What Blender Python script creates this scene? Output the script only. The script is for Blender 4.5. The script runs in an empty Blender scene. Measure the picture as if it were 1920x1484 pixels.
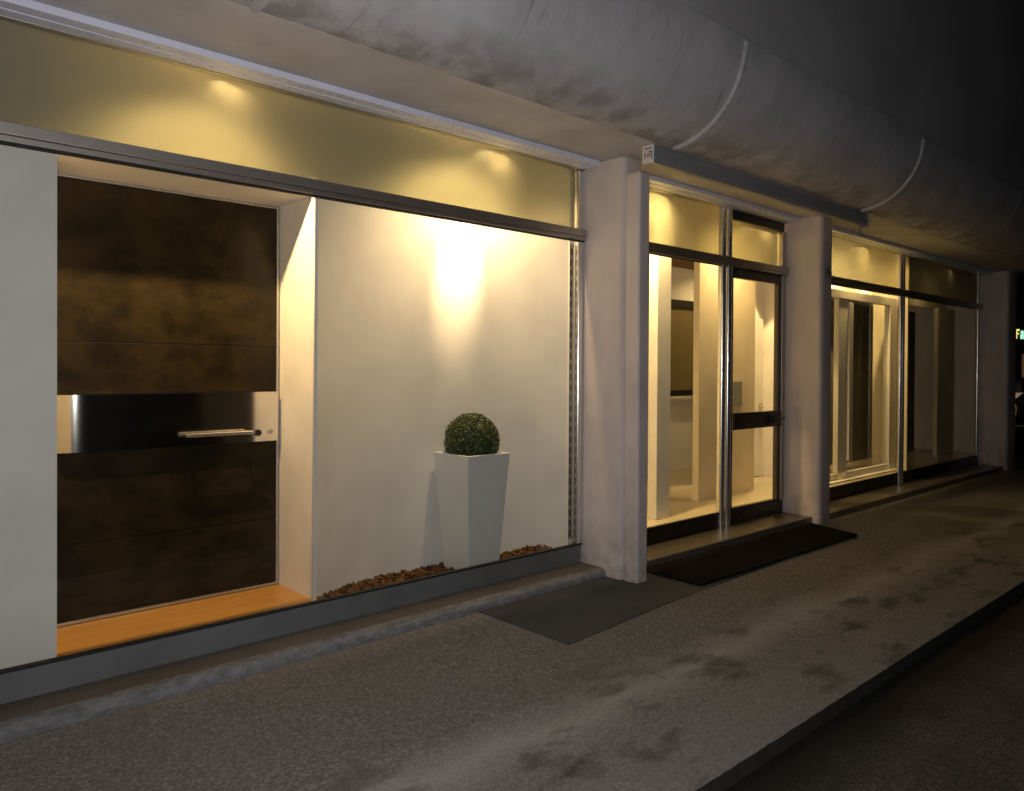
import bpy, bmesh, math, random
from mathutils import Matrix, Vector
random.seed(7)
scene = bpy.context.scene
C = scene.collection
H = 1.535                      # eye height above the pavement
R = math.radians

# ------------------------------------------------------------------ camera
cd = bpy.data.cameras.new('camera')
cam = bpy.data.objects.new('camera', cd)
C.objects.link(cam)
cd.sensor_width = 36.0
cd.lens = 1447.6/1920*36
cd.shift_x = -0.0038
cd.shift_y = -0.0203
cd.clip_start = 0.05
cd.clip_end = 800
cam.matrix_world = Matrix(((0.73393, 0.00185, -0.67922, 0.0),
                           (-0.67919, 0.01081, -0.73388, -4.0),
                           (0.00599, 0.99994, 0.00919, H),
                           (0, 0, 0, 1)))
scene.camera = cam

# ------------------------------------------------------------------ world: night sky
w = bpy.data.worlds.new('World'); scene.world = w; w.use_nodes = True
nt = w.node_tree; nt.nodes.clear()
wo = nt.nodes.new('ShaderNodeOutputWorld'); bg = nt.nodes.new('ShaderNodeBackground')
sk = nt.nodes.new('ShaderNodeTexSky'); sk.sky_type = 'NISHITA'; sk.sun_disc = False
sk.sun_elevation = R(-4.0); sk.sun_rotation = R(200)
nt.links.new(sk.outputs[0], bg.inputs[0]); bg.inputs[1].default_value = 0.05
nt.links.new(bg.outputs[0], wo.inputs[0])
scene.view_settings.view_transform = 'Standard'
scene.view_settings.look = 'None'
scene.view_settings.exposure = 0
scene.view_settings.gamma = 1
scene.view_settings.use_curve_mapping = False
try:
    scene.cycles.transparent_max_bounces = 24
    scene.cycles.max_bounces = 10
    scene.cycles.diffuse_bounces = 5
    scene.cycles.glossy_bounces = 5
    scene.cycles.sample_clamp_indirect = 4
except Exception:
    pass

def lamp(kind, name, loc, energy, col, radius=.02, aim=None, size=60, blend=1):
    d = bpy.data.lights.new(name, kind); d.energy = energy; d.color = col
    d.shadow_soft_size = radius
    if kind == 'SPOT':
        d.spot_size = R(size); d.spot_blend = blend
    o = bpy.data.objects.new(name, d); C.objects.link(o); o.location = loc
    if aim is not None:
        o.rotation_euler = (Vector(aim)-Vector(loc)).to_track_quat('-Z', 'Y').to_euler()
    return o
# the flash of the photographer's camera
fwd = Vector((0.67922, 0.73388, -0.0092)); rgt = Vector((0.73393, -0.67919, 0.006))
fl = Vector((0, -4, H)) + rgt*0.05 + Vector((0, 0, .035)) + fwd*.02
lamp('SPOT', 'flash_light', fl, 260, (1.0, .97, 1.0), .012, fl + fwd*3 - rgt*.3 + Vector((0, 0, .25)), 130, 1.0)
WARM = (1.0, .70, .36)
LOB = (1.0, .68, .29)

# ------------------------------------------------------------------ helpers
def prop(o, label=None, cat=None, group=None, kind=None):
    if label: o['label'] = label
    if cat: o['category'] = cat
    if group: o['group'] = group
    if kind: o['kind'] = kind
    return o
def thing(name, label, cat, loc=(0, 0, 0), group=None):
    o = bpy.data.objects.new(name, None); C.objects.link(o); o.location = loc
    o.empty_display_size = .1
    return prop(o, label, cat, group)
def shade(me, ang=35):
    for p in me.polygons: p.use_smooth = True
    me.set_sharp_from_angle(angle=math.radians(ang))
def obj(name, bm, mat, parent=None, smooth=False):
    me = bpy.data.meshes.new(name); bmesh.ops.recalc_face_normals(bm, faces=bm.faces[:])
    bm.to_mesh(me); bm.free()
    if smooth: shade(me)
    me.materials.append(mat)
    o = bpy.data.objects.new(name, me); C.objects.link(o)
    if parent is not None:
        o.parent = parent
        off = Vector((0, 0, 0)); q = parent
        while q is not None:
            off += Vector(q.location); q = q.parent
        o.location = -off
    return o
def box(bm, x0, x1, y0, y1, z0, z1, bev=0.0, seg=2):
    vs = [bm.verts.new((x, y, z)) for z in (z0, z1) for x, y in ((x0, y0), (x1, y0), (x1, y1), (x0, y1))]
    fs = [(3, 2, 1, 0), (4, 5, 6, 7), (0, 1, 5, 4), (1, 2, 6, 5), (2, 3, 7, 6), (3, 0, 4, 7)]
    faces = [bm.faces.new([vs[i] for i in f]) for f in fs]
    if bev > 0:
        es = list({e for f in faces for e in f.edges})
        bmesh.ops.bevel(bm, geom=es, offset=bev, segments=seg, affect='EDGES', profile=.5)
def bxo(name, mat, parent, x0, x1, y0, y1, z0, z1, bev=0.0, seg=2, smooth=False):
    """box given in eye-relative heights (z=0 is the eye)"""
    bm = bmesh.new(); box(bm, x0, x1, y0, y1, z0+H, z1+H, bev, seg)
    return obj(name, bm, mat, parent, smooth)
def tube(bm, p0, p1, r, n=16):
    p0 = Vector(p0); p1 = Vector(p1); d = (p1-p0)
    M = Matrix.Translation((p0+p1)/2) @ d.to_track_quat('Z', 'Y').to_matrix().to_4x4()
    bmesh.ops.create_cone(bm, cap_ends=True, segments=n, radius1=r, radius2=r, depth=d.length, matrix=M)
def prism_x(bm, prof, x0, x1):
    """closed profile of (y,z) swept along x"""
    a = [bm.verts.new((x0, y, z)) for y, z in prof]; b = [bm.verts.new((x1, y, z)) for y, z in prof]
    n = len(prof)
    for i in range(n):
        bm.faces.new((a[i], a[(i+1) % n], b[(i+1) % n], b[i]))
    bm.faces.new(a[::-1]); bm.faces.new(b)
def prism_z(bm, prof, z0, z1):
    a = [bm.verts.new((x, y, z0)) for x, y in prof]; b = [bm.verts.new((x, y, z1)) for x, y in prof]
    n = len(prof)
    for i in range(n):
        bm.faces.new((a[i], a[(i+1) % n], b[(i+1) % n], b[i]))
    bm.faces.new(a[::-1]); bm.faces.new(b)

# ------------------------------------------------------------------ materials
class NB:
    def __init__(s, name):
        s.m = bpy.data.materials.new(name); s.m.use_nodes = True; s.t = s.m.node_tree
        s.t.nodes.clear(); s.out = s.t.nodes.new('ShaderNodeOutputMaterial'); s._co = None
    def n(s, k, **kw):
        x = s.t.nodes.new(k)
        for a, v in kw.items(): setattr(x, a, v)
        return x
    def l(s, a, b): s.t.links.new(a, b)
    def co(s, sc=(1, 1, 1), rot=(0, 0, 0)):
        if s._co is None: s._co = s.n('ShaderNodeNewGeometry').outputs['Position']
        mp = s.n('ShaderNodeMapping'); mp.inputs['Scale'].default_value = sc; mp.inputs['Rotation'].default_value = rot
        s.l(s._co, mp.inputs['Vector']); return mp.outputs[0]
    def noise(s, scale, detail=4, rough=.55, sc=(1, 1, 1), rot=(0, 0, 0)):
        x = s.n('ShaderNodeTexNoise'); x.inputs['Scale'].default_value = scale
        x.inputs['Detail'].default_value = detail; x.inputs['Roughness'].default_value = rough
        s.l(s.co(sc, rot), x.inputs['Vector']); return x.outputs['Fac']
    def ramp(s, fac, stops):
        x = s.n('ShaderNodeValToRGB'); e = x.color_ramp.elements
        while len(e) < len(stops): e.new(.5)
        for i, (p, c) in enumerate(stops):
            e[i].position = p; e[i].color = (*c, 1) if len(c) == 3 else c
        s.l(fac, x.inputs[0]); return x.outputs[0]
    def val(s, fac, a, b, lo=0., hi=1.):
        x = s.n('ShaderNodeMapRange'); x.inputs['From Min'].default_value = a; x.inputs['From Max'].default_value = b
        x.inputs['To Min'].default_value = lo; x.inputs['To Max'].default_value = hi
        s.l(fac, x.inputs['Value']); return x.outputs[0]
    def mix(s, fac, a, b, mode='MIX'):
        x = s.n('ShaderNodeMix', data_type='RGBA', blend_type=mode)
        for sock, v in ((x.inputs[0], fac), (x.inputs[6], a), (x.inputs[7], b)):
            if isinstance(v, (int, float)): sock.default_value = v
            elif isinstance(v, tuple): sock.default_value = (*v, 1)
            else: s.l(v, sock)
        return x.outputs[2]
    def math(s, op, a, b=0.):
        x = s.n('ShaderNodeMath', operation=op)
        for sock, v in ((x.inputs[0], a), (x.inputs[1], b)):
            if isinstance(v, (int, float)): sock.default_value = v
            else: s.l(v, sock)
        return x.outputs[0]
    def xyz(s):
        if s._co is None: s._co = s.n('ShaderNodeNewGeometry').outputs['Position']
        x = s.n('ShaderNodeSeparateXYZ'); s.l(s._co, x.inputs[0]); return x.outputs
    def pbr(s, col, rough=.6, metal=0., bump=None, bstr=.2, bdist=.01, spec=.5, coat=0.):
        b = s.n('ShaderNodeBsdfPrincipled')
        for nme, v in (('Base Color', col), ('Roughness', rough), ('Metallic', metal), ('Specular IOR Level', spec), ('Coat Weight', coat)):
            if isinstance(v, (int, float)): b.inputs[nme].default_value = v
            elif isinstance(v, tuple): b.inputs[nme].default_value = (*v, 1)
            else: s.l(v, b.inputs[nme])
        if bump is not None:
            u = s.n('ShaderNodeBump'); u.inputs['Strength'].default_value = bstr; u.inputs['Distance'].default_value = bdist
            s.l(bump, u.inputs['Height']); s.l(u.outputs[0], b.inputs['Normal'])
        s.l(b.outputs[0], s.out.inputs[0]); return s.m

def m_plaster(name, col, var=.06, dirt=0., rough=.7, bs=.12):
    k = NB(name); n = k.noise(3, 5); f = k.noise(160, 3)
    d = tuple(c*(1-var*2) for c in col)
    c = k.mix(k.val(n, .35, .7), col, d)
    if dirt:
        z = k.xyz()[2]; nn = k.noise(9, 5)
        dd = k.math('MULTIPLY', k.val(z, .02, .45, 1, 0), k.val(nn, .35, .65))
        c = k.mix(k.math('MULTIPLY', dd, dirt), c, (.18, .15, .12))
    return k.pbr(c, rough, 0, f, bs, .004)
def m_plain(name, col, rough=.5, metal=0., spec=.5, var=.1, sc=6):
    rv = .03 if metal > .9 else .15
    k = NB(name); n = k.noise(sc, 5)
    c = k.mix(k.val(n, .3, .7), col, tuple(x*(1-var) for x in col))
    return k.pbr(c, k.val(k.noise(25, 4), .3, .7, rough*(1-rv), min(1, rough*(1+rv))), metal, None, spec=spec)
WHITE = m_plaster('white_plaster', (.80, .765, .725))
INT = m_plaster('interior_paint', (.74, .71, .66))
TAN = m_plaster('tan_paint', (.70, .61, .44))
PILLAR = m_plaster('pillar_paint', (.73, .645, .60), .08, .55, .65, .3)
SOFFIT = m_plaster('soffit_paint', (.62, .60, .60), .10)
ALU = m_plain('white_aluminium', (.80, .82, .96), .30, 0., .5, .05)
METAL = m_plain('anodised_metal', (.50, .47, .42), .46, .92, .5, .05)
STEEL = m_plain('brushed_steel', (.76, .75, .73), .23, .9, .5, .02)
BLACKM = m_plain('black_metal', (.025, .022, .02), .4, .3)
GASKET = m_plain('black_rubber', (.012, .012, .012), .7)
MIRROR = m_plain('polished_steel', (.78, .75, .70), .13, 1., .5, .06)
PLANTER = m_plain('planter_lacquer', (.74, .73, .70), .42, 0., .45, .04)
FRAMEW = m_plain('white_window_frame', (.70, .66, .58), .4, 0., .5, .04)
SOIL = m_plain('potting_soil', (.03, .022, .015), .95)
CASS = m_plain('grey_awning_case', (.34, .34, .34), .4, 0., .5, .15)
STRIP = m_plain('pale_joint_sealant', (.56, .56, .56), .7, 0., .3, .25, 12)

k = NB('door_bronze')
n1 = k.noise(4.6, 8, .68, (1, 1, 1.2)); n2 = k.noise(21, 6, .65)
c = k.ramp(n1, [(.32, (.007, .006, .003)), (.45, (.014, .010, .004)), (.58, (.026, .018, .007)), (.74, (.014, .007, .003))])
c = k.mix(k.val(n2, .5, .72, 0, .5), c, (.010, .006, .004))
DOOR = k.pbr(c, k.val(n2, .3, .7, .30, .42), 0, n2, .05, .003, .18)

k = NB('canopy_concrete')
st = k.noise(1.0, 8, .68, (3.2, 1.9, 1.9)); st2 = k.noise(1.0, 6, .65, (30, 4.5, 4.5)); bl = k.noise(1.1, 7, .65); fi = k.noise(60, 4)
c = k.ramp(st, [(.25, (.43, .425, .425)), (.46, (.55, .545, .55)), (.62, (.61, .605, .61)), (.8, (.66, .655, .66))])
c = k.mix(k.math('MULTIPLY', k.val(st2, .58, .70, 0, .75), k.val(k.noise(1.3, 4), .42, .62)), c, (.16, .155, .15))
c = k.mix(k.val(bl, .40, .75, 0, .5), c, (.33, .33, .335))
z = k.xyz()[2]
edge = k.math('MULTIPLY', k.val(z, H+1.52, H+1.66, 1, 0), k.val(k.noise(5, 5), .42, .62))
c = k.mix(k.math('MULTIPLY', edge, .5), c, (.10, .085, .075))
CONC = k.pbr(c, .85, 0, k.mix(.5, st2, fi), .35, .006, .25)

k = NB('upper_render')
n1 = k.noise(.9, 6); f = k.noise(90, 4)
UPPER = k.pbr(k.ramp(n1, [(.3, (.44, .435, .42)), (.7, (.58, .575, .56))]), .9, 0, f, .5, .006, .2)

k = NB('pavement_asphalt')
v = k.n('ShaderNodeTexVoronoi'); v.inputs['Scale'].default_value = 95; k.l(k.co(), v.inputs['Vector'])
sp = k.n('ShaderNodeSeparateColor'); k.l(v.outputs['Color'], sp.inputs[0])
g = k.noise(55, 4, .7); b = k.noise(1.3, 5, .6)
c = k.ramp(sp.outputs[0], [(.0, (.13, .125, .117)), (.5, (.25, .245, .233)), (.85, (.33, .325, .31)), (1., (.44, .43, .41))])
c = k.mix(k.val(g, .3, .7, 0, .6), c, (.15, .143, .132))
c = k.mix(k.val(b, .35, .7, 0, .4), c, (.19, .172, .148))
X, Y, Z = k.xyz()
wob = k.math('MULTIPLY', k.math('SUBTRACT', k.noise(1.1, 5), .5), .5)
yy = k.math('ADD', Y, wob)
band = k.math('MULTIPLY', k.val(yy, -1.95, -1.68), k.val(yy, -1.68, -1.42, 1, 0))
c = k.mix(k.math('MULTIPLY', k.math('POWER', band, 1.2), .6), c, (.50, .49, .47))
outer = k.val(yy, -1.75, -2.1, 0, 1)
c = k.mix(k.math('MULTIPLY', outer, .3), c, (.36, .35, .335))
stn = k.noise(1., 5, .6, (2.2, 4.2, 1))
c = k.mix(k.math('MULTIPLY', k.val(stn, .53, .66, 0, .8), k.val(Y, -1.2, -1.7, 0, 1)), c, (.075, .07, .06))
PAVE = k.pbr(c, .88, 0, k.math('ADD', sp.outputs[0], k.math('MULTIPLY', g, 1.5)), .6, .006, .25)

k = NB('road_asphalt')
v = k.n('ShaderNodeTexVoronoi'); v.inputs['Scale'].default_value = 120; k.l(k.co(), v.inputs['Vector'])
sp = k.n('ShaderNodeSeparateColor'); k.l(v.outputs['Color'], sp.inputs[0]); g = k.noise(30, 4, .7); b = k.noise(1.7, 5, .6)
c = k.ramp(sp.outputs[0], [(.0, (.055, .053, .05)), (.7, (.12, .116, .108)), (1., (.21, .20, .185))])
c = k.mix(k.val(b, .35, .68, 0, .6), c, (.05, .048, .044))
Y = k.xyz()[1]
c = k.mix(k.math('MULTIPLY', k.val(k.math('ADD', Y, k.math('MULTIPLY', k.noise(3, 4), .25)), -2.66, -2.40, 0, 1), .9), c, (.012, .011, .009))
ROAD = k.pbr(c, .9, 0, k.math('ADD', sp.outputs[0], g), .6, .006, .25)

k = NB('grey_slab')
g = k.noise(70, 3); b = k.noise(2.3, 5)
SLAB = k.pbr(k.ramp(b, [(.3, (.050, .054, .058)), (.7, (.078, .083, .086))]), .7, 0, g, .15, .003, .3)
k = NB('step_stone')
g = k.noise(110, 4, .7); b = k.noise(2.5, 5)
c = k.mix(k.val(g, .35, .65), (.115, .100, .082), (.17, .15, .125))
c = k.mix(k.val(b, .4, .7, 0, .5), c, (.09, .075, .056))
STEP = k.pbr(c, .72, 0, g, .3, .004, .3)
k = NB('worn_concrete_edge')
g = k.noise(45, 5, .7); b = k.noise(26, 6, .7, (.5, 1, 1))
EDGE = k.pbr(k.ramp(b, [(.3, (.12, .12, .122)), (.5, (.20, .20, .205)), (.66, (.27, .27, .275)), (.8, (.33, .33, .335))]), .85, 0, g, .7, .01, .25)
k = NB('polished_step')
g = k.noise(60, 4, .7)
STEP2 = k.pbr(k.mix(k.val(g, .35, .65), (.10, .085, .065), (.14, .12, .095)), .28, 0, None, spec=.5)
k = NB('grey_plinth')
g = k.noise(120, 3); b = k.noise(2, 4)
PLINTH = k.pbr(k.mix(k.val(b, .3, .7), (.125, .128, .125), (.165, .168, .165)), .7, 0, g, .1, .003, .3)
GRANITE = m_plain('black_granite', (.014, .013, .012), .3, 0., .5, .4, 40)
k = NB('orange_wood')
g = k.noise(1., 6, .6, (3, 40, 3)); b = k.noise(1.2, 3)
c = k.mix(k.val(g, .3, .7), (.56, .30, .075), (.46, .225, .05))
WOOD = k.pbr(k.mix(k.val(b, .4, .6, 0, .3), c, (.50, .28, .09)), .38, 0, g, .03, .002, .4)
k = NB('brown_ceiling_wood')
WOODB = k.pbr(k.mix(k.noise(1., 5, .6, (3, 30, 3)), (.20, .11, .045), (.12, .065, .03)), .5)
k = NB('tile_floor')
FLOOR = k.pbr(k.mix(k.noise(4, 5), (.42, .36, .25), (.34, .29, .20)), .25, 0, None, spec=.5)
k = NB('coir_mat')
g = k.noise(240, 3, .8)
MAT = k.pbr(k.mix(k.val(g, .3, .7), (.006, .006, .006), (.016, .015, .014)), .95, 0, g, .9, .01, .1)
k = NB('bark_chips')
v = k.n('ShaderNodeTexVoronoi'); v.inputs['Scale'].default_value = 38; k.l(k.co(), v.inputs['Vector'])
sp = k.n('ShaderNodeSeparateColor'); k.l(v.outputs['Color'], sp.inputs[0])
c = k.ramp(sp.outputs[0], [(0., (.035, .016, .008)), (.4, (.12, .052, .018)), (.75, (.22, .095, .030)), (1., (.08, .07, .025))])
BARK = k.pbr(c, .85, 0, k.noise(120, 4), .5, .004, .2)
k = NB('box_leaves')
v = k.n('ShaderNodeTexVoronoi'); v.inputs['Scale'].default_value = 60; k.l(k.co(), v.inputs['Vector'])
sp = k.n('ShaderNodeSeparateColor'); k.l(v.outputs['Color'], sp.inputs[0])
c = k.ramp(sp.outputs[0], [(0., (.022, .045, .010)), (.45, (.045, .085, .016)), (.8, (.075, .10, .020)), (1., (.11, .085, .025))])
LEAF = k.pbr(c, .42, 0, None, spec=.5)
DARKLEAF = m_plain('inner_twigs', (.012, .016, .006), .9)
PANELW = m_plain('painted_dark', (.10, .085, .05), .7)  # dark colour stands for unlit rooms and soaks up unseen bounce

def m_glass(name, tint, rough=0.0, milk=0.0, milkcol=(.8, .8, .7), fres=1.0):
    k = NB(name)
    tr = k.n('ShaderNodeBsdfTransparent'); tr.inputs[0].default_value = (*tint, 1)
    last = tr.outputs[0]
    if milk > 0:
        tl = k.n('ShaderNodeBsdfTranslucent'); tl.inputs[0].default_value = (*milkcol, 1)
        df = k.n('ShaderNodeBsdfDiffuse'); df.inputs[0].default_value = (*milkcol, 1)
        m0 = k.n('ShaderNodeMixShader'); m0.inputs[0].default_value = .3
        k.l(tl.outputs[0], m0.inputs[1]); k.l(df.outputs[0], m0.inputs[2])
        m1 = k.n('ShaderNodeMixShader'); m1.inputs[0].default_value = milk
        k.l(last, m1.inputs[1]); k.l(m0.outputs[0], m1.inputs[2]); last = m1.outputs[0]
    gl = k.n('ShaderNodeBsdfGlossy'); gl.inputs['Roughness'].default_value = rough; gl.inputs[0].default_value = (1, 1, 1, 1)
    fr = k.n('ShaderNodeFresnel'); fr.inputs[0].default_value = 1.45
    ge = k.n('ShaderNodeNewGeometry')          # only the outer face of the sheet reflects
    front = k.math('SUBTRACT', 1.0, ge.outputs['Backfacing'])
    m2 = k.n('ShaderNodeMixShader'); k.l(k.math('MULTIPLY', k.math('MULTIPLY', fr.outputs[0], fres), front), m2.inputs[0])
    k.l(last, m2.inputs[1]); k.l(gl.outputs[0], m2.inputs[2])
    k.l(m2.outputs[0], k.out.inputs[0]); return k.m
GLASS = m_glass('clear_glass', (.96, .97, .95))
k = NB('satin_glass')
rf = k.n('ShaderNodeBsdfRefraction'); rf.inputs['Color'].default_value = (.90, .91, .77, 1); rf.inputs['Roughness'].default_value = .42; rf.inputs['IOR'].default_value = 1.45
tl = k.n('ShaderNodeBsdfTranslucent'); tl.inputs[0].default_value = (.75, .70, .52, 1)
gl = k.n('ShaderNodeBsdfGlossy'); gl.inputs['Roughness'].default_value = .25
df = k.n('ShaderNodeBsdfDiffuse'); df.inputs[0].default_value = (.55, .55, .47, 1)
m0 = k.n('ShaderNodeMixShader'); m0.inputs[0].default_value = .05; k.l(rf.outputs[0], m0.inputs[1]); k.l(tl.outputs[0], m0.inputs[2])
m1 = k.n('ShaderNodeMixShader'); m1.inputs[0].default_value = .20; k.l(m0.outputs[0], m1.inputs[1]); k.l(df.outputs[0], m1.inputs[2])
m2 = k.n('ShaderNodeMixShader'); m2.inputs[0].default_value = .035; k.l(m1.outputs[0], m2.inputs[1]); k.l(gl.outputs[0], m2.inputs[2])
k.l(m2.outputs[0], k.out.inputs[0]); FROST = k.m
def m_emit(name, col, s):
    k = NB(name); e = k.n('ShaderNodeEmission'); e.inputs[0].default_value = (*col, 1); e.inputs[1].default_value = s
    k.l(e.outputs[0], k.out.inputs[0]); return k.m
BULB = m_emit('halogen_bulb', WARM, 5)

# ------------------------------------------------------------------ ground, pavement, road
XA, XB = -4.0, 13.97            # ends of the building
bm = bmesh.new(); box(bm, -250, 400, -300, 300, -.40, -.085)
prop(obj('ground', bm, ROAD), kind='structure')
bm = bmesh.new()
n = 1500; a = []; b_ = []; a2 = []
x0, x1 = -8.0, 46.0
for i in range(n+1):
    x = x0+(x1-x0)*i/n
    e = -2.392 + .002*math.sin(x*1.7)+random.uniform(-.002, .002)
    a.append(bm.verts.new((x, e, -.006+random.uniform(-.0008, .0008)))); a2.append(bm.verts.new((x, e-.012, -.084)))
    b_.append((x, e))
top = [bm.verts.new((x, -2.30, 0)) for x, e in b_]; back = [bm.verts.new((x, 0.05, 0)) for x, e in b_]
for i in range(n):
    bm.faces.new((a2[i], a2[i+1], a[i+1], a[i])); bm.faces.new((a[i], a[i+1], top[i+1], top[i])); bm.faces.new((top[i], top[i+1], back[i+1], back[i]))
o = prop(obj('pavement', bm, PAVE), kind='structure')
o.data.materials.append(m_plain('grimy_kerb', (.03, .028, .024), .9))
for i, p in enumerate(o.data.polygons):
    if abs(p.normal.z) < .6: p.material_index = 1
bm = bmesh.new(); box(bm, -60, 60, -12, -2.40, -.16, -.066)
prop(obj('road', bm, ROAD), kind='structure')
# smooth grey slab let into the pavement before the entrance
bm = bmesh.new()
q = [(3.115, -.30), (3.112, -1.08), (4.2, -.985), (5.75, -.93), (5.9, -.30)]
lo = [bm.verts.new((x, y, -.05)) for x, y in q]; hi = [bm.verts.new((x, y, .005)) for x, y in q]
bm.faces.new(hi)
for i in range(5): bm.faces.new((lo[i], lo[(i+1) % 5], hi[(i+1) % 5], hi[i]))
prop(obj('paving_slab', bm, SLAB), kind='structure')
bm = bmesh.new(); box(bm, 3.130, 3.138, -1.72, -1.09, -.02, .002)
prop(obj('pavement_joint', bm, m_plain('joint_grout', (.20, .17, .13), .9)), kind='structure')

# steps
def step(xa, xb, yf, mat, nose):
    n = max(8, int((xb-xa)/.04)); bm = bmesh.new(); zt = .065
    prof = [(-.05, zt)] + ([(yf+.062, zt), (yf+.028, zt-.006), (yf+.006, zt-.022), (yf, zt-.040), (yf, -.03)] if nose else [(yf+.006, zt), (yf, zt-.006), (yf, -.03)])
    rows = []
    for i in range(n+1):
        x = xa+(xb-xa)*i/n; r = []
        for j, (y, z) in enumerate(prof):
            s = .0012 if (nose and 1 <= j <= 4) else 0
            r.append(bm.verts.new((x, y+random.uniform(-s, s)*2, z+random.uniform(-s, s)*(.4 if j < 4 else 0))))
        rows.append(r)
    for i in range(n):
        for j in range(len(prof)-1): bm.faces.new((rows[i][j], rows[i+1][j], rows[i+1][j+1], rows[i][j+1]))
    bm.faces.new(rows[-1]); bm.faces.new(rows[0][::-1])
    o = obj('step', bm, mat); prop(o, kind='structure')
    if nose:
        o.data.materials.append(EDGE)
        for p in o.data.polygons:
            if p.center.y < yf+.062 and len(p.vertices) == 4: p.material_index = 1
    return o
step(XA, 4.337, -.305, STEP, True)
step(4.532, 7.40, -.37, STEP2, False)
step(7.622, 13.54, -.40, STEP2, False)

# ------------------------------------------------------------------ the building
B = thing('building', 'modern shop building at night with glazed bays, pale pillars and rounded concrete canopy', 'building', (4.3, 0, 0))
def part(name, bm, mat, smooth=False): return obj(name, bm, mat, B, smooth)

# soffit, ceiling, upper storeys
bxo('soffit', SOFFIT, B, XA, XB, -.795, .0, 1.525, 1.60)
bxo('ceiling', INT, B, XA, XB, .001, 2.25, 1.556, 1.60)
bxo('upper_wall', UPPER, B, XA, XB, -1.335, 6.0, 2.135, 7.5)
# canopy: one precast quarter-round panel per 3 m
cy, cz, cr = -.810, 2.075, .555
canopy = None
joints = [XA, -1.587, 1.411, 4.409, 7.405, 10.40, 13.40, XB]
def arc_prof(r, a0=0., a1=90., n=22):
    return [(cy-r*math.sin(R(a0+(a1-a0)*i/n)), cz-r*math.cos(R(a0+(a1-a0)*i/n))) for i in range(n+1)]
bm = bmesh.new(); box(bm, XA, XB, -.80, -.70, H+1.605, H+2.13)
canopy = obj('canopy', bm, CONC, B)
for i in range(len(joints)-1):
    a, b = joints[i]+.006, joints[i+1]-.006
    bm = bmesh.new(); m = 24
    pr = [(-.797, cz-cr+.012)] + arc_prof(cr) + [(cy-cr, 2.105)]
    rows = []
    for j in range(m+1):
        x = a+(b-a)*j/m
        rows.append([bm.verts.new((x, y, z+H)) for y, z in pr])
    tb = [[bm.verts.new((r[0].co.x, -.80, H+2.105)) for r in rows], ]
    for j in range(m):
        for q_ in range(len(pr)-1):
            bm.faces.new((rows[j][q_], rows[j+1][q_], rows[j+1][q_+1], rows[j][q_+1]))
        bm.faces.new((rows[j][-1], rows[j+1][-1], tb[0][j+1], tb[0][j])); bm.faces.new((tb[0][j], tb[0][j+1], rows[j+1][0], rows[j][0]))
    bm.faces.new(rows[0]+[tb[0][0]]); bm.faces.new(rows[-1][::-1]+[tb[0][-1]])
    o = obj('panel', bm, CONC, canopy)
    shade(o.data)
for xj in joints[1:5]:
    bm = bmesh.new(); n = 40
    rows = []
    for j in range(n+1):
        t = R(2+88*j/n); ro, ri = cr+.022, cr-.02
        wv = .028*(1 if j < n-2 else .6)
        dx = random.uniform(-.003, .003)
        rows.append([bm.verts.new((xj+sx+dx, cy-rr*math.sin(t), H+cz-rr*math.cos(t))) for sx, rr in ((-wv, ri), (-wv*.6, ro), (wv*.6, ro), (wv, ri))])
    for j in range(n):
        for q_ in range(4):
            bm.faces.new((rows[j][q_], rows[j+1][q_], rows[j+1][(q_+1) % 4], rows[j][(q_+1) % 4]))
    bm.faces.new(rows[0]); bm.faces.new(rows[-1][::-1])
    obj('joint_strip', bm, STRIP, canopy)

# pillars
def pillar(xa, xb, strip=False):
    bm = bmesh.new(); r = .045; yf = -.445
    prof = [(xa, .0)]
    for i in range(7): t = R(90*i/6); prof.append((xa+r-r*math.cos(t), yf+r-r*math.sin(t)))
    for i in range(4): t = R(90*i/3); prof.append((xb-.012+.012*math.sin(t), yf+.012-.012*math.cos(t)))
    prof.append((xb, 0.)); prism_z(bm, prof, -.02, H+1.523)
    o = obj('pillar', bm, PILLAR, B)
    shade(o.data, 30)
    return o
P1 = pillar(4.337, 4.532); P2 = pillar(7.402, 7.622); P3 = pillar(13.545, 13.97)
bm = bmesh.new(); box(bm, 4.352, 4.47, -.578, -.449, -.01, H+1.40, .016, 3)
obj('guide_rail_cover', bm, PILLAR, P1)
bm = bmesh.new(); tube(bm, (7.53, -.437, H+.97), (7.53, -.4475, H+.97), .085, 24)
plq = obj('house_number_plate', bm, m_plain('plaque_enamel', (.48, .50, .44), .35), P2)
cu = bpy.data.curves.new('four', 'FONT'); cu.body = '4'; cu.size = .15; cu.extrude = .0015; cu.align_x = 'CENTER'; cu.align_y = 'CENTER'
to = bpy.data.objects.new('tmp', cu); C.objects.link(to)
bpy.context.view_layer.update()
me = bpy.data.meshes.new_from_object(to.evaluated_get(bpy.context.evaluated_depsgraph_get()))
bpy.data.objects.remove(to)
me.transform(Matrix.Translation((7.53, -.4492, H+.97)) @ Matrix.Rotation(R(90), 4, 'X'))
me.materials.clear(); me.materials.append(m_plain('dark_green_enamel', (.02, .05, .04), .4))
plate_txt = me
# join number into the plate mesh (flat print with its own colour)
bm = bmesh.new(); bm.from_mesh(plq.data); nf = len(bm.faces); bm.from_mesh(me); bm.to_mesh(plq.data); bm.free()
plq.data.materials.append(me.materials[0])
for i, p in enumerate(plq.data.polygons): p.material_index = 1 if i >= nf else 0

# plinths
bxo('plinth', PLINTH, B, XA, 4.336, -.052, -.046, -1.56, -1.338, .004)
bxo('plinth', GRANITE, B, 4.533, 7.401, -.052, .10, -1.56, -1.338, .004)
bxo('plinth', GRANITE, B, 7.623, 13.544, -.052, .10, -1.56, -1.338, .004)

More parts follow.
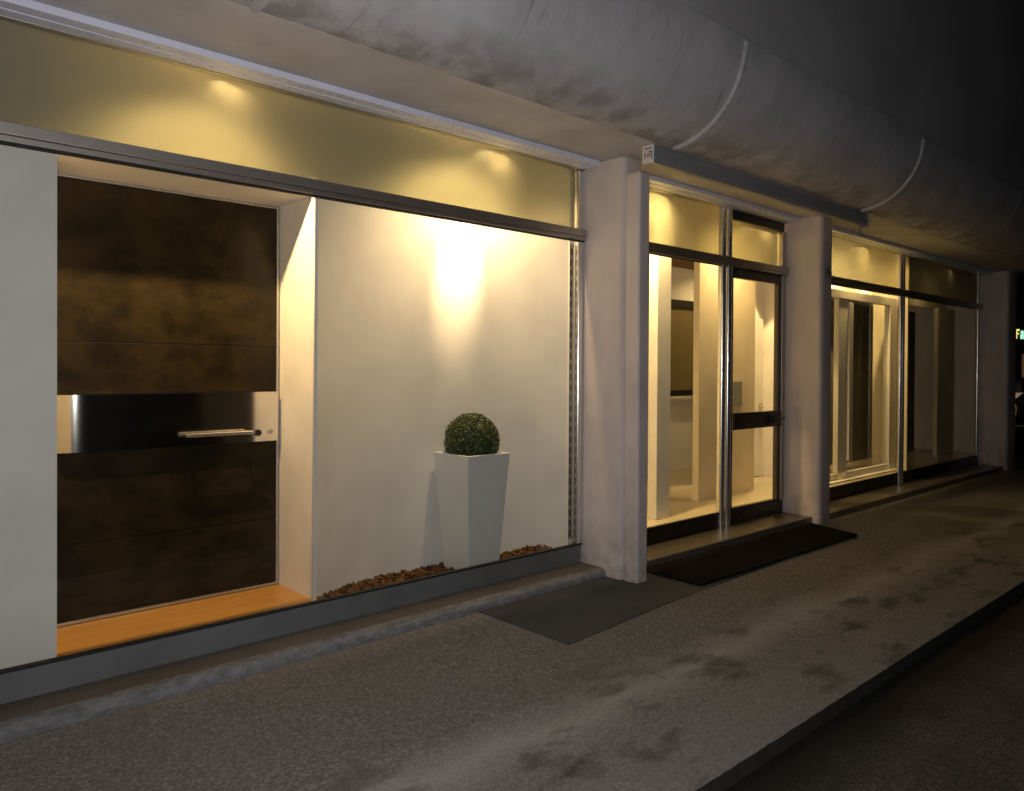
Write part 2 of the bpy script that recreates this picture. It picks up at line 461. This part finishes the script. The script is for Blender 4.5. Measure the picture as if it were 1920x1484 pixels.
# ---- shop windows: frame mesh with its glass, bars and posts as sub-parts
def post(win, x, r=.032, y=-.05, z0=-1.335, z1=1.50, mat=STEEL, name='mullion'):
    bm = bmesh.new(); prof = []
    for i in range(20):
        t = 2*math.pi*i/20; c, s = math.cos(t), math.sin(t)
        prof.append((x+r*math.copysign(abs(c)**.75, c), y+r*math.copysign(abs(s)**.75, s)))
    prism_z(bm, prof, H+z0, H+z1)
    o = obj(name, bm, mat, win)
    shade(o.data)
    return o
def window(xa, xb, panes_up, panes_low, ztop=1.486):
    bm = bmesh.new()
    box(bm, xa, xb, -.078, .0, H+ztop, H+1.524, .003)          # head
    win = obj('shop_window', bm, METAL, B)
    # two white rails along the soffit
    for (ya, yb) in ((-.245, -.168), (-.158, -.084)):
        bm = bmesh.new(); box(bm, xa, xb-.03, ya, yb, H+1.487, H+1.5235, .004); obj('rail', bm, ALU, win)
    # transom bar: outer box with a lower lip
    bm = bmesh.new()
    box(bm, xa, xb, -.100, -.036, H+.984, H+1.036, .003)
    box(bm, xa, xb, -.088, -.036, H+.956, H+.982, .002)
    obj('transom_bar', bm, METAL, win)
    bm = bmesh.new(); box(bm, xa, xb, -.070, -.040, H+.947, H+.955); obj('gasket', bm, GASKET, win)
    for a, b in panes_up:
        bm = bmesh.new(); box(bm, a, b, -.034, -.028, H+1.0, H+ztop+.01); obj('upper_pane', bm, FROST, win)
    for a, b in panes_low:
        bm = bmesh.new(); box(bm, a, b, -.056, -.048, H-1.327, H+.96); obj('pane', bm, GLASS, win)
    bm = bmesh.new(); box(bm, xa, xb, -.064, -.03, H-1.337, H-1.326); obj('bottom_bead', bm, GASKET, win)
    return win
W1 = window(XA, 4.333, [(XA, 4.26)], [(XA, 4.26)])
bm = bmesh.new(); box(bm, 4.277, 4.325, -.066, .0, H-1.325, H+1.484, .008, 3); obj('jamb', bm, STEEL, W1)
# slotted shelf upright beside the jamb
bm = bmesh.new(); xs = 4.236; ys = -.018; wd = .026; zz = -1.20
bmx = bmesh.new(); zlo = H-1.29
box(bm, xs, xs+.008, ys, ys+.004, zlo, H+.93); box(bm, xs+.018, xs+.026, ys, ys+.004, zlo, H+.93)
z = H-1.27
while z < H+.92:
    box(bm, xs+.008, xs+.018, ys+.0005, ys+.0035, z, z+.046); z += .0785
bmx.free()
obj('slotted_upright', bm, BLACKM, W1)
W2 = window(4.533, 7.401, [(4.56, 6.215), (6.40, 7.32)], [(4.56, 6.215)])
post(W2, 6.245, .034, z0=-1.47); post(W2, 6.345, .034, z0=-1.47)
bm = bmesh.new(); box(bm, 6.38, 7.36, -.07, -.01, H+1.40, H+1.484, .004); obj('head_frame', bm, BLACKM, W2)
bm = bmesh.new(); box(bm, 7.325, 7.398, -.07, -.005, H-1.335, H+1.399, .006); obj('jamb', bm, METAL, W2)
W3 = window(7.623, 13.544, [(7.64, 10.37), (10.50, 13.42)], [(7.64, 10.37), (10.50, 13.42)])
post(W3, 10.40, .03, z0=-1.47); post(W3, 10.475, .03, z0=-1.47); post(W3, 13.44, .03)

# ---- entrance door (glazed leaf)
bm = bmesh.new()
box(bm, 6.385, 7.322, -.062, -.012, H+.86, H+.945, .004); box(bm, 6.385, 6.425, -.062, -.012, H-1.32, H+.859, .004)
box(bm, 7.262, 7.322, -.062, -.012, H-1.32, H+.859, .004); box(bm, 6.426, 7.261, -.062, -.012, H-1.335, H-1.315, .003)
ED = prop(obj('entrance_door', bm, m_plain('dark_bronze_frame', (.075, .062, .05), .4, .5), B), 'dark framed glass entrance door with a broad push bar')
bm = bmesh.new(); box(bm, 6.426, 7.261, -.040, -.032, H-1.314, H+.859); obj('pane', bm, GLASS, ED)
bm = bmesh.new(); box(bm, 6.42, 7.30, -.085, -.063, H-.575, H-.415, .006); obj('push_bar', bm, m_plain('bronze_bar', (.05, .042, .02), .4, .5), ED)
bm = bmesh.new(); box(bm, 7.05, 7.16, -.115, -.086, H-.55, H-.45, .012, 3); tube(bm, (7.10, -.115, H-.49), (7.10, -.15, H-.49), .012); tube(bm, (7.10, -.15, H-.49), (7.24, -.15, H-.49), .011)
obj('handle', bm, BLACKM, ED)

# ---- left bay: shallow display box behind the glass
# white wall at the far left, door niche, thin partition, curved planter niche
bxo('inner_wall', WHITE, B, XA, .852, -.012, .50, -1.33, 1.02)
bxo('niche_floor', WOOD, B, XA, 2.14, -.046, .47, -1.36, -1.331)
bxo('niche_ceiling', WHITE, B, .853, 2.139, .028, .47, .967, 1.02)
bxo('light_shield', PANELW, B, XA, 2.158, -.027, .428, 1.031, 1.04)  # unseen dark board added to soak up bounce and block the niche beam
bxo('partition', WHITE, B, 2.14, 2.158, -.005, .47, -1.44, 1.0305, .002)
bxo('back_wall', m_plaster('olive_paint', (.64, .60, .47)), B, XA, 4.337, .43, .50, 1.021, 1.555)
bxo('door_wall', WHITE, B, .853, 2.139, .475, .50, -1.33, .966)
# curved wall
cxn = 3.20; rad = 1.55; y_c = .43-rad
xs_ = [2.16+(4.25-2.16)*i/48 for i in range(49)]
arc = [(x, max(.012, y_c+math.sqrt(max(0, rad*rad-(x-cxn)**2)))) for x in xs_]
bm = bmesh.new(); prof = arc+[(4.25, .47), (2.16, .47)]
prism_z(bm, prof, H-1.45, H+1.078)
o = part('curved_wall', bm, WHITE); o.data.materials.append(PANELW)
for p in o.data.polygons: p.material_index = 1 if p.normal.z > .9 else 0  # unseen top faces coloured dark to cut bounced light
shade(o.data, 25)
bxo('end_wall', WHITE, B, 4.251, 4.336, .004, 2.2, -1.45, 1.555)
bxo('planter_bed', SOIL, B, 2.158, 4.25, -.045, .47, -1.47, -1.45)

# ---- dark door in the niche
DY = .44
D = obj('niche_door', (lambda b: (box(b, .87, 2.135, DY+.012, .474, H-1.325, H+.962), b)[1])(bmesh.new()), BLACKM, B)
prop(D, 'dark mottled bronze door with a polished steel band and bar handle')
bm = bmesh.new()
for (a, b, c_, d_) in ((.87, 2.132, .952, .964), (2.118, 2.132, -1.327, .951), (.87, 2.117, -1.327, -1.313)):
    box(bm, a, b, DY-.014, DY+.011, H+c_, H+d_, .002)
obj('door_frame', bm, METAL, D)
for za, zb in ((.122, .948), (-.148, .118), (-.918, -.452), (-1.310, -.922)):
    bm = bmesh.new(); box(bm, .872, 2.113, DY-.004, DY+.011, H+za, H+zb, .0015); obj('panel', bm, DOOR, D)
# polished band, its left end rolled back into the door
bm = bmesh.new(); top = []; bot = []
pts = []
for i in range(60):
    x = .946+(2.112-.946)*i/59
    s = max(0, 1.065-x); y = DY-.046+2.5*s*s
    pts.append((x, y))
for x, y in pts:
    bot.append(bm.verts.new((x, y, H-.447))); top.append(bm.verts.new((x, y, H-.153)))
tb = [bm.verts.new((x, DY+.009, H-.153)) for x, y in pts]; bb = [bm.verts.new((x, DY+.009, H-.447)) for x, y in pts]
for i in range(59):
    bm.faces.new((bot[i], bot[i+1], top[i+1], top[i])); bm.faces.new((top[i], top[i+1], tb[i+1], tb[i])); bm.faces.new((bot[i], bot[i+1], bb[i+1], bb[i]))
bm.faces.new((bot[0], top[0], tb[0], bb[0])); bm.faces.new((bot[-1], top[-1], tb[-1], bb[-1]))
o = obj('steel_band', bm, MIRROR, D)
shade(o.data)
bm = bmesh.new(); hy = DY-.108; hz = H-.385
tube(bm, (1.555, hy, hz), (1.925, hy, hz), .0115, 20)
tube(bm, (1.600, hy, hz), (1.600, DY-.044, hz), .009, 14); tube(bm, (1.885, hy, hz), (1.885, DY-.044, hz), .009, 14)
o = obj('handle', bm, STEEL, D)
shade(o.data)
bm = bmesh.new(); tube(bm, (1.985, DY-.045, H-.395), (1.985, DY-.058, H-.395), .019, 20); obj('lock_rosette', bm, BLACKM, D)
bm = bmesh.new(); tube(bm, (2.062, DY-.045, H-.392), (2.062, DY-.056, H-.392), .015, 16); obj('lock_cylinder', bm, METAL, D)

# ---- entrance lobby
bxo('lobby_floor', FLOOR, B, 4.338, 13.97, -.045, 2.2, -1.36, -1.331)
bxo('column', INT, B, 5.50, 5.695, .12, .215, -1.33, 1.526, .003)
bxo('tan_wall', TAN, B, 6.60, 7.667, .43, .50, -1.33, 1.555)
bxo('lobby_back_wall', INT, B, 4.34, 13.97, 2.0, 2.08, -1.33, 1.555)
bxo('partition', INT, B, 7.668, 8.86, 1.0, 1.06, -1.33, 1.555); bxo('partition', INT, B, 8.86, 8.92, .58, 1.06, -1.33, 1.555)
bxo('wood_beam', WOODB, B, 7.7, 9.6, 1.92, 1.999, 1.325, 1.52)
bm = bmesh.new(); box(bm, 8.10, 8.80, .972, .998, H-1.325, H+.62, .003); LD = prop(obj('lobby_door', bm, INT, B), 'plain cream inner door in the bright recess behind the glass door')
bm = bmesh.new(); tube(bm, (8.74, .971, H-.47), (8.74, .93, H-.47), .012, 10); tube(bm, (8.745, .93, H-.47), (8.64, .93, H-.47), .010, 10); obj('handle', bm, METAL, LD)
bm = bmesh.new(); box(bm, 8.70, 8.78, .966, .9715, H-.54, H-.42, .003); obj('handle_plate', bm, METAL, LD)
# window at the back of the lobby
bm = bmesh.new()
box(bm, 7.95, 9.5, 1.94, 1.999, H+.79, H+.895); box(bm, 7.95, 9.5, 1.94, 1.999, H-.358, H-.285)
box(bm, 7.95, 8.03, 1.94, 1.999, H-.284, H+.789); box(bm, 9.42, 9.5, 1.94, 1.999, H-.284, H+.789)
IW = prop(obj('inner_window', bm, BLACKM, B), 'dark framed window with drawn brown blind at the back of the lobby')
bm = bmesh.new(); box(bm, 8.031, 9.419, 1.965, 1.985, H-.284, H+.789); obj('roller_blind', bm, m_plain('brown_blind', (.16, .125, .05), .7), IW)
bm = bmesh.new(); box(bm, 7.92, 9.53, 1.90, 1.999, H-.40, H-.36, .004); obj('sill', bm, FRAMEW, IW)
# ---- right bay: white inner window and dim rooms
bm = bmesh.new()
box(bm, 8.2, 10.69, .10, .18, H+.845, H+.945, .004); box(bm, 8.2, 10.69, .05, .19, H-1.405+.075, H-1.31, .004)
box(bm, 10.476, 10.69, .10, .18, H-1.309, H+.844, .004); box(bm, 8.2, 8.45, .10, .18, H-1.309, H+.844, .004)
LW = prop(obj('inner_window', bm, FRAMEW, B), 'white framed inner window behind the glass right of the second pillar')
bm = bmesh.new(); box(bm, 9.0, 9.24, .11, .17, H-1.23, H+.844, .004); box(bm, 8.451, 8.999, .11, .17, H-1.30, H-1.235, .004); box(bm, 9.241, 10.475, .115, .165, H-1.30, H-1.235, .004)
obj('sash', bm, FRAMEW, LW)
bm = bmesh.new(); box(bm, 9.245, 9.34, .085, .16, H-1.10, H+.806, .003); obj('stile', bm, FRAMEW, LW)
bm = bmesh.new(); box(bm, 8.451, 8.999, .138, .144, H-1.234, H+.843); box(bm, 9.241, 10.475, .138, .144, H-1.234, H+.843); obj('pane', bm, GLASS, LW)
bxo('back_wall', INT, B, 7.64, 10.739, .43, .47, .96, 1.555)
bxo('back_wall', TAN, B, 10.776, 13.54, .43, .47, .96, 1.555)
bxo('partition', PANELW, B, 8.95, 13.54, .9, .96, -1.33, .955)  # dark panel stands in for the unlit room beyond, gloom in its colour
bxo('partition', TAN, B, 12.80, 13.54, .30, .36, -1.33, .955)
bxo('partition', TAN, B, 10.74, 10.775, -.02, .43, -1.33, 1.555)
bxo('gable_wall', INT, B, 13.90, 13.968, .002, 2.2, -1.535, 1.555)
bxo('rear_wall', INT, B, XA, 4.33, 2.1, 2.2, -1.5, 1.555)
bm = bmesh.new(); box(bm, 7.195, 7.373, .405, .428, H-.385, H-.13, .004)
prop(obj('notice_box', bm, m_plain('grey_plastic', (.26, .27, .25), .5)), 'grey flat box on the tan wall seen through the entrance door', 'notice box')

# ------------------------------------------------------------------ awning case under the soffit
A = thing('awning_case', 'long grey closed awning case hanging under the soffit past both pale pillars', 'awning', (5.9, -.74, H+1.45))
bm = bmesh.new()
prism_x(bm, [(-.700, 1.512+H), (-.700, 1.42+H), (-.715, 1.405+H), (-.76, 1.405+H), (-.775, 1.42+H), (-.775, 1.452+H), (-.768, 1.458+H), (-.768, 1.466+H), (-.775, 1.472+H), (-.775, 1.512+H)], 4.245, 7.66)
obj('case', bm, CASS, A)
bm = bmesh.new(); box(bm, 4.228, 4.2445, -.785, -.690, H+1.395, H+1.520, .006)
cap = prop(obj('end_cap', bm, m_plain('white_plastic', (.72, .70, .68), .45), A), 'white end cap with a small printed sticker')
bm = bmesh.new(); ink = m_plain('sticker_ink', (.10, .09, .09), .6)
box(bm, 4.2268, 4.2279, -.765, -.715, H+1.492, H+1.500)
for (y0, y1, z0, z1) in ((-.775, -.767, 1.425, 1.472), (-.718, -.710, 1.428, 1.47), (-.768, -.748, 1.468, 1.477)):
    box(bm, 4.2268, 4.2279, y0, y1, H+z0, H+z1)
obj('sticker_print', bm, ink, cap)
bm = bmesh.new(); box(bm, 4.2266, 4.2279, -.760, -.728, H+1.436, H+1.462, .0004); obj('sticker_mark', bm, m_plain('faded_red_ink', (.50, .25, .28), .6), cap)
bm = bmesh.new(); box(bm, 7.662, 7.678, -.785, -.690, H+1.395, H+1.520, .006); obj('end_cap', bm, CASS, A)
bm = bmesh.new(); tube(bm, (7.60, -.735, H+1.41), (7.60, -.735, H+1.33), .010, 10); bmesh.ops.create_uvsphere(bm, u_segments=10, v_segments=8, radius=.02, matrix=Matrix.Translation((7.60, -.735, H+1.315)))
obj('crank_eye', bm, CASS, A)

# ------------------------------------------------------------------ spotlights
def spotlight(x, label, core, corez, halo, spill, col=WARM):
    t = thing('spotlight', label, 'ceiling light', (x, .05, H+1.5), 'recessed spotlights along the shop windows')
    bm = bmesh.new(); n = 24
    rows = []
    for r_, z_ in ((.046, 1.555), (.046, 1.541), (.034, 1.539), (.032, 1.551)):
        rows.append([bm.verts.new((x+r_*math.cos(2*math.pi*i/n), .05+r_*math.sin(2*math.pi*i/n), H+z_)) for i in range(n)])
    for a, b in zip(rows, rows[1:]):
        for i in range(n): bm.faces.new((a[i], a[(i+1) % n], b[(i+1) % n], b[i]))
    obj('ring', bm, STEEL, t)
    bm = bmesh.new(); tube(bm, (x, .05, H+1.5535), (x, .05, H+1.546), .028, 20); obj('bulb', bm, BULB, t)
    l0 = lamp('SPOT', 'spot_core', (x, .05, H+1.528), core, col, .022, (x, .43, H+corez), 31, 1.0)
    l1 = lamp('SPOT', 'spot_beam', (x, .05, H+1.528), halo, col, .022, (x, .43, H+.62), 74, 1.0)
    l2 = lamp('SPOT', 'spot_spill', (x, .052, H+1.528), spill, col, .022, (x, .26, H+.4), 150, 1.0)
    for l_ in (l0, l1, l2):
        mw = l_.location.copy(); l_.parent = t; l_.location = mw-Vector(t.location)
    return t
spotlight(1.64, 'lit recessed spotlight in the ceiling above the dark bronze door', 1500, .95, 40, 75)
spotlight(3.51, 'lit recessed spotlight in the ceiling above the clipped box ball', 420, .76, 30, 125)
spotlight(5.30, 'lit recessed spotlight in the ceiling above the lobby column', 60, .8, 90, 430, LOB)
spotlight(7.05, 'lit recessed spotlight above the glass entrance door', 5, .8, 10, 130, LOB)
spotlight(9.32, 'lit recessed spotlight above the white inner window', 10, .8, 15, 200, LOB)
spotlight(10.42, 'lit recessed spotlight glowing behind the upper pane beside the right mullion', 60, .9, 60, 40, LOB)
spotlight(12.27, 'weak recessed spotlight added to brighten the last upper pane', 2, .8, 2, 6, LOB)  # added lamp, lifts the dark last pane and its room
# small lamp hidden in the transom bar lighting the door niche
t = thing('niche_lamp', 'small lamp behind the transom bar over the dark door', 'lamp', (1.45, -.020, H+1.02))
bm = bmesh.new(); tube(bm, (1.45, -.026, H+1.032), (1.45, -.019, H+1.026), .012, 14); obj('housing', bm, BLACKM, t)
l_ = lamp('SPOT', 'niche_beam', (1.45, -.014, H+1.019), 120, (1.0, .64, .28), .003, (1.45, .986, H+1.018), 179, .02)
mw = l_.location.copy(); l_.parent = t; l_.location = mw-Vector(t.location)
# downlight behind the lobby wall, and a dim lamp in the lobby
def downlight(x, y, label, e, size, blend, col=LOB):
    t = thing('downlight', label, 'ceiling light', (x, y, H+1.5))
    bm = bmesh.new(); tube(bm, (x, y, H+1.555), (x, y, H+1.547), .05, 20); obj('ring', bm, STEEL, t)
    bm = bmesh.new(); tube(bm, (x, y, H+1.5465), (x, y, H+1.543), .036, 20); obj('bulb', bm, BULB, t)
    l_ = lamp('SPOT', 'downlight_beam', (x, y, H+1.535), e, col, .03, (x, y, 0), size, blend)
    mw = l_.location.copy(); l_.parent = t; l_.location = mw-Vector(t.location)
downlight(8.35, .66, 'lit downlight in the recess behind the entrance door', 260, 64, .12)
downlight(9.0, 1.3, 'lit downlight at the back of the lobby before the dark blind', 90, 140, .6)
downlight(9.7, .55, 'added downlight brightening the room behind the white inner window', 50, 130, .8)  # added lamp to brighten the inner window and its room

# ------------------------------------------------------------------ planter, box ball, bark
PX0, PX1, PY0, PY1 = 3.285, 3.672, .02, .405; zt, zb = H-.60, H-1.445; ins = .056
T = thing('planter', 'tall tapered square white planter standing in bark behind the glass', 'planter', ((PX0+PX1)/2, (PY0+PY1)/2, zb))
bm = bmesh.new()
def ring(i, z): return [bm.verts.new((x, y, z)) for x, y in ((PX0+i, PY0+i), (PX1-i, PY0+i), (PX1-i, PY1-i), (PX0+i, PY1-i))]
rs = [ring(ins, zb), ring(.001, zt-.004), ring(.004, zt), ring(.020, zt), ring(.024, zt-.004), ring(.030, zt-.12)]
for a, b in zip(rs, rs[1:]):
    for i in range(4): bm.faces.new((a[i], a[(i+1) % 4], b[(i+1) % 4], b[i]))
bm.faces.new(rs[0][::-1])
es = [e for e in bm.edges if abs(e.verts[0].co.z-e.verts[1].co.z) > .2]
bmesh.ops.bevel(bm, geom=es, offset=.004, segments=2, affect='EDGES')
obj('pot', bm, PLANTER, T)
bm = bmesh.new(); box(bm, PX0+.029, PX1-.029, PY0+.029, PY1-.029, zt-.09, zt-.04); obj('soil', bm, SOIL, T)
bc = Vector((3.478, .212, H-.518)); br = .198
T2 = thing('box_ball', 'clipped dark green boxwood ball growing in the white planter', 'shrub', (bc.x, bc.y, zt-.04))
bm = bmesh.new(); bmesh.ops.create_icosphere(bm, subdivisions=3, radius=br*.80, matrix=Matrix.Translation(bc)); tube(bm, (bc.x, bc.y, zt-.045), (bc.x, bc.y, bc.z), .018, 8)
obj('branches', bm, DARKLEAF, T2)
bm = bmesh.new()
for i in range(7500):
    d = Vector((random.gauss(0, 1), random.gauss(0, 1), random.gauss(0, 1))).normalized()
    rr = br*(random.uniform(.84, 1.0)+(random.random() < .07)*random.uniform(0, .05))
    rr *= 1+.025*math.sin(d.x*7+d.z*5)*math.sin(d.y*6+1)
    p = bc+d*rr
    if p.z < zt-.03: continue
    nrm = (d+Vector((random.gauss(0, .5), random.gauss(0, .5), random.gauss(0, .5)))).normalized()
    t1 = nrm.orthogonal().normalized(); t1 = Matrix.Rotation(random.uniform(0, 6.28), 3, nrm) @ t1; t2 = nrm.cross(t1)
    L = random.uniform(.006, .010); W = L*.6
    vs = [bm.verts.new(p+t1*L), bm.verts.new(p+t2*W+nrm*.0015), bm.verts.new(p-t1*L), bm.verts.new(p-t2*W+nrm*.0015)]
    bm.faces.new(vs)
prop(obj('foliage', bm, LEAF, T2), kind='stuff')
bm = bmesh.new()
def bark_top(x):
    ks = [(2.155, -1.335), (2.25, -1.345), (2.45, -1.36), (2.75, -1.385), (3.1, -1.398), (3.6, -1.402), (3.8, -1.385), (4.05, -1.335), (4.13, -1.345), (4.19, -1.40), (4.25, -1.43)]
    for (a, za), (b, zb_) in zip(ks, ks[1:]):
        if a <= x <= b: return za+(zb_-za)*(x-a)/(b-a)
    return -1.43
def yw(x): return max(.012, y_c+math.sqrt(max(0, rad*rad-(x-cxn)**2)))
# bed surface
N = 90; rows = []
for i in range(N+1):
    x = 2.16+(4.245-2.16)*i/N; yb = yw(x)+.0; r = []
    for j in range(8):
        y = -.04+(yb+.04-.002)*j/7
        r.append(bm.verts.new((x, y, H+bark_top(x)-.02-.02*(1-j/7)+random.uniform(-.008, .008))))
    rows.append(r)
for i in range(N):
    for j in range(7): bm.faces.new((rows[i][j], rows[i+1][j], rows[i+1][j+1], rows[i][j+1]))
for i in range(2600):
    x = random.uniform(2.165, 4.19); yb = yw(x)
    y = random.uniform(-.012, max(-.008, yb-.012)); s = random.uniform(.009, .024)
    z = H+bark_top(x)-.014-.02*(1-(y+.04)/(yb+.04))+random.uniform(-.012, .012)
    Mx = Matrix.Translation((x, y, z)) @ Matrix.Rotation(random.uniform(0, 6.28), 4, 'Z') @ Matrix.Rotation(random.gauss(0, .5), 4, 'X') @ Matrix.Rotation(random.gauss(0, .5), 4, 'Y')
    hx, hy_, hz_ = s, s*random.uniform(.35, .7), s*random.uniform(.12, .3)
    v8 = [bm.verts.new(Mx @ Vector((sx*hx*(1 if sz > 0 else .8), sy*hy_, sz*hz_))) for sz in (-1, 1) for sx, sy in ((-1, -1), (1, -1), (1, 1), (-1, 1))]
    for f in ((4, 5, 6, 7), (0, 1, 5, 4), (1, 2, 6, 5), (2, 3, 7, 6), (3, 0, 4, 7)): bm.faces.new([v8[i_] for i_ in f])
prop(obj('bark_mulch', bm, BARK), 'reddish brown bark mulch heaped round the white planter behind the glass', 'bark mulch', kind='stuff')

# ------------------------------------------------------------------ doormat
bm = bmesh.new(); n = 40
q = [(4.645, -.375), (4.632, -.918), (7.11, -.945), (7.30, -.40)]
def bil(u, v):
    a = Vector((*q[0], 0)).lerp(Vector((*q[3], 0)), u); b = Vector((*q[1], 0)).lerp(Vector((*q[2], 0)), u); return a.lerp(b, v)
g = [[bm.verts.new(bil(i/n, j/12)+Vector((0, 0, .022+random.uniform(-.002, .002)+.003*math.sin(i*.5)))) for j in range(13)] for i in range(n+1)]
for i in range(n):
    for j in range(12): bm.faces.new((g[i][j], g[i][j+1], g[i+1][j+1], g[i+1][j]))
rim = [g[i][12] for i in range(n+1)]
lowr = [bm.verts.new((v.co.x, v.co.y, .006)) for v in rim]
for i in range(n): bm.faces.new((rim[i], rim[i+1], lowr[i+1], lowr[i]))
for i in (0, n):
    lw = [bm.verts.new((v.co.x, v.co.y, .006)) for v in g[i]]
    for j in range(12): bm.faces.new((g[i][j], g[i][j+1], lw[j+1], lw[j]))
prop(obj('doormat', bm, MAT), 'long black doormat lying before the entrance step between two pillars', 'doormat')

# ------------------------------------------------------------------ far street at the right edge
F = thing('far_shop', 'distant dark shop with a small lit sign beyond the last pillar', 'building', (36, 3.0, 0))
FW = m_plaster('far_render', (.20, .17, .14))
bm = bmesh.new(); box(bm, 36, 44, 2.0, 14, -.1, 7); obj('wall', bm, FW, F)
bm = bmesh.new(); box(bm, 35.86, 35.995, 4.60, 5.40, 2.62, 3.30, .02); sg = obj('sign_box', bm, m_plain('sign_case', (.04, .05, .04), .5), F)
YL = m_emit('yellow_light', (1., .80, .22), 1.1); GW = m_emit('green_white_light', (.45, 1., .72), .9)
def sign_shape(pts, m, name):
    bm = bmesh.new(); f = [bm.verts.new((35.845, y, z)) for y, z in pts]; b = [bm.verts.new((35.858, y, z)) for y, z in pts]; n = len(pts)
    for i in range(n): bm.faces.new((f[i], f[(i+1) % n], b[(i+1) % n], b[i]))
    bm.faces.new(f); bm.faces.new(b[::-1]); obj(name, bm, m, sg)
sign_shape([(5.14, 2.82), (5.14, 3.20), (5.02, 3.20), (5.02, 3.13), (5.10, 3.13), (5.10, 3.05), (5.04, 3.05), (5.04, 2.99), (5.10, 2.99), (5.10, 2.82)], YL, 'sign_letter')
sign_shape([(4.99, 2.80), (5.0, 2.95), (4.97, 3.0), (4.99, 3.08), (4.96, 3.14), (4.90, 3.14), (4.86, 3.08), (4.88, 3.0), (4.85, 2.94), (4.87, 2.80)], GW, 'sign_letter')
sign_shape([(4.82, 2.82), (4.82, 3.14), (4.72, 3.14), (4.72, 2.82)], GW, 'sign_letter')
bm = bmesh.new(); box(bm, 35.95, 35.995, 4.6, 6.4, .15, 2.3, .01); dw = obj('shop_window', bm, m_plain('far_frame', (.05, .04, .03), .5), F)
bm = bmesh.new(); box(bm, 35.93, 35.948, 4.75, 4.95, 1.2, 2.2); obj('pane', bm, m_emit('amber_interior', (1., .5, .15), .06), dw)
SL = thing('added_lamp', 'added unseen street lamp on a grey pole that lights the parked car', 'street lamp', (22.6, 5.6, -.08))  # added lamp out of view, placed to light the parked car
bm = bmesh.new(); tube(bm, (22.6, 5.6, -.1), (22.6, 5.6, 4.6), .05, 12); obj('pole', bm, METAL, SL)
bm = bmesh.new(); tube(bm, (22.6, 5.6, 4.57), (23.3, 5.3, 4.72), .03, 10); obj('arm', bm, METAL, SL)
bm = bmesh.new(); box(bm, 23.15, 23.65, 5.18, 5.38, 4.70, 4.80, .03); hd = obj('lamp_head', bm, METAL, SL)
bm = bmesh.new(); box(bm, 23.2, 23.6, 5.21, 5.35, 4.688, 4.699); obj('lens', bm, m_emit('added_lamp_lens', (1., .8, .6), 6.0), hd)
l_ = lamp('SPOT', 'added_lamp_beam', (23.4, 5.28, 4.66), 900, (1., .80, .62), .08, (26.6, 3.4, .5), 34, .8)
mw = l_.location.copy(); l_.parent = SL; l_.location = mw-Vector(SL.location)
CR = thing('parked_car', 'pale parked car half hidden by the last pillar in the far street', 'car', (28, 3.0, -.13))
CARP = m_plain('pale_car_paint', (.62, .52, .46), .3, 0., .5, .04)
bm = bmesh.new()
L0, L1, yc = 26.4, 30.5, 3.55; w2 = .85
sec = [(L0, .42, .62), (L0+.05, .28, .80), (L0+.9, .26, .98), (L0+1.0, .26, 1.0), (L1-.6, .26, 1.02), (L1-.05, .28, .92), (L1, .45, .7)]
rows = []
for x, z0, z1 in sec:
    z0 -= .13; z1 -= .13; f = .93 if x in (L0, L1) else 1
    rows.append([bm.verts.new((x, yc+sy*w2*f*ww, z)) for sy, ww, z in ((-1, .96, z0), (-1, 1, (z0+z1)/2), (-1, .92, z1), (1, .92, z1), (1, 1, (z0+z1)/2), (1, .96, z0))])
for a, b in zip(rows, rows[1:]):
    for i in range(6): bm.faces.new((a[i], a[(i+1) % 6], b[(i+1) % 6], b[i]))
bm.faces.new(rows[0]); bm.faces.new(rows[-1][::-1])
obj('body', bm, CARP, CR, True)
bm = bmesh.new()
pr = [(L0+.95, .86), (L0+1.6, 1.32), (L0+3.0, 1.34), (L0+3.75, .88)]
a = [bm.verts.new((x, yc-.74*(1 if z < 1 else .82), z)) for x, z in pr]; b = [bm.verts.new((x, yc+.74*(1 if z < 1 else .82), z)) for x, z in pr]
for i in range(4): bm.faces.new((a[i], a[(i+1) % 4], b[(i+1) % 4], b[i]))
bm.faces.new(a); bm.faces.new(b[::-1])
obj('cabin', bm, m_plain('dark_car_glass', (.02, .02, .022), .1), CR)
for x in (L0+.75, L1-.8):
    for sy in (-1, 1):
        bm = bmesh.new(); tube(bm, (x, yc+sy*.70, .18), (x, yc+sy*.87, .18), .31, 20); obj('wheel', bm, GASKET, CR)
for sy in (-1, 1):
    bm = bmesh.new(); box(bm, L0-.02, L0+.03, yc+sy*.62-.14, yc+sy*.62+.14, .42, .56, .02); obj('headlight', bm, m_plain('lamp_glass', (.7, .7, .7), .1), CR)
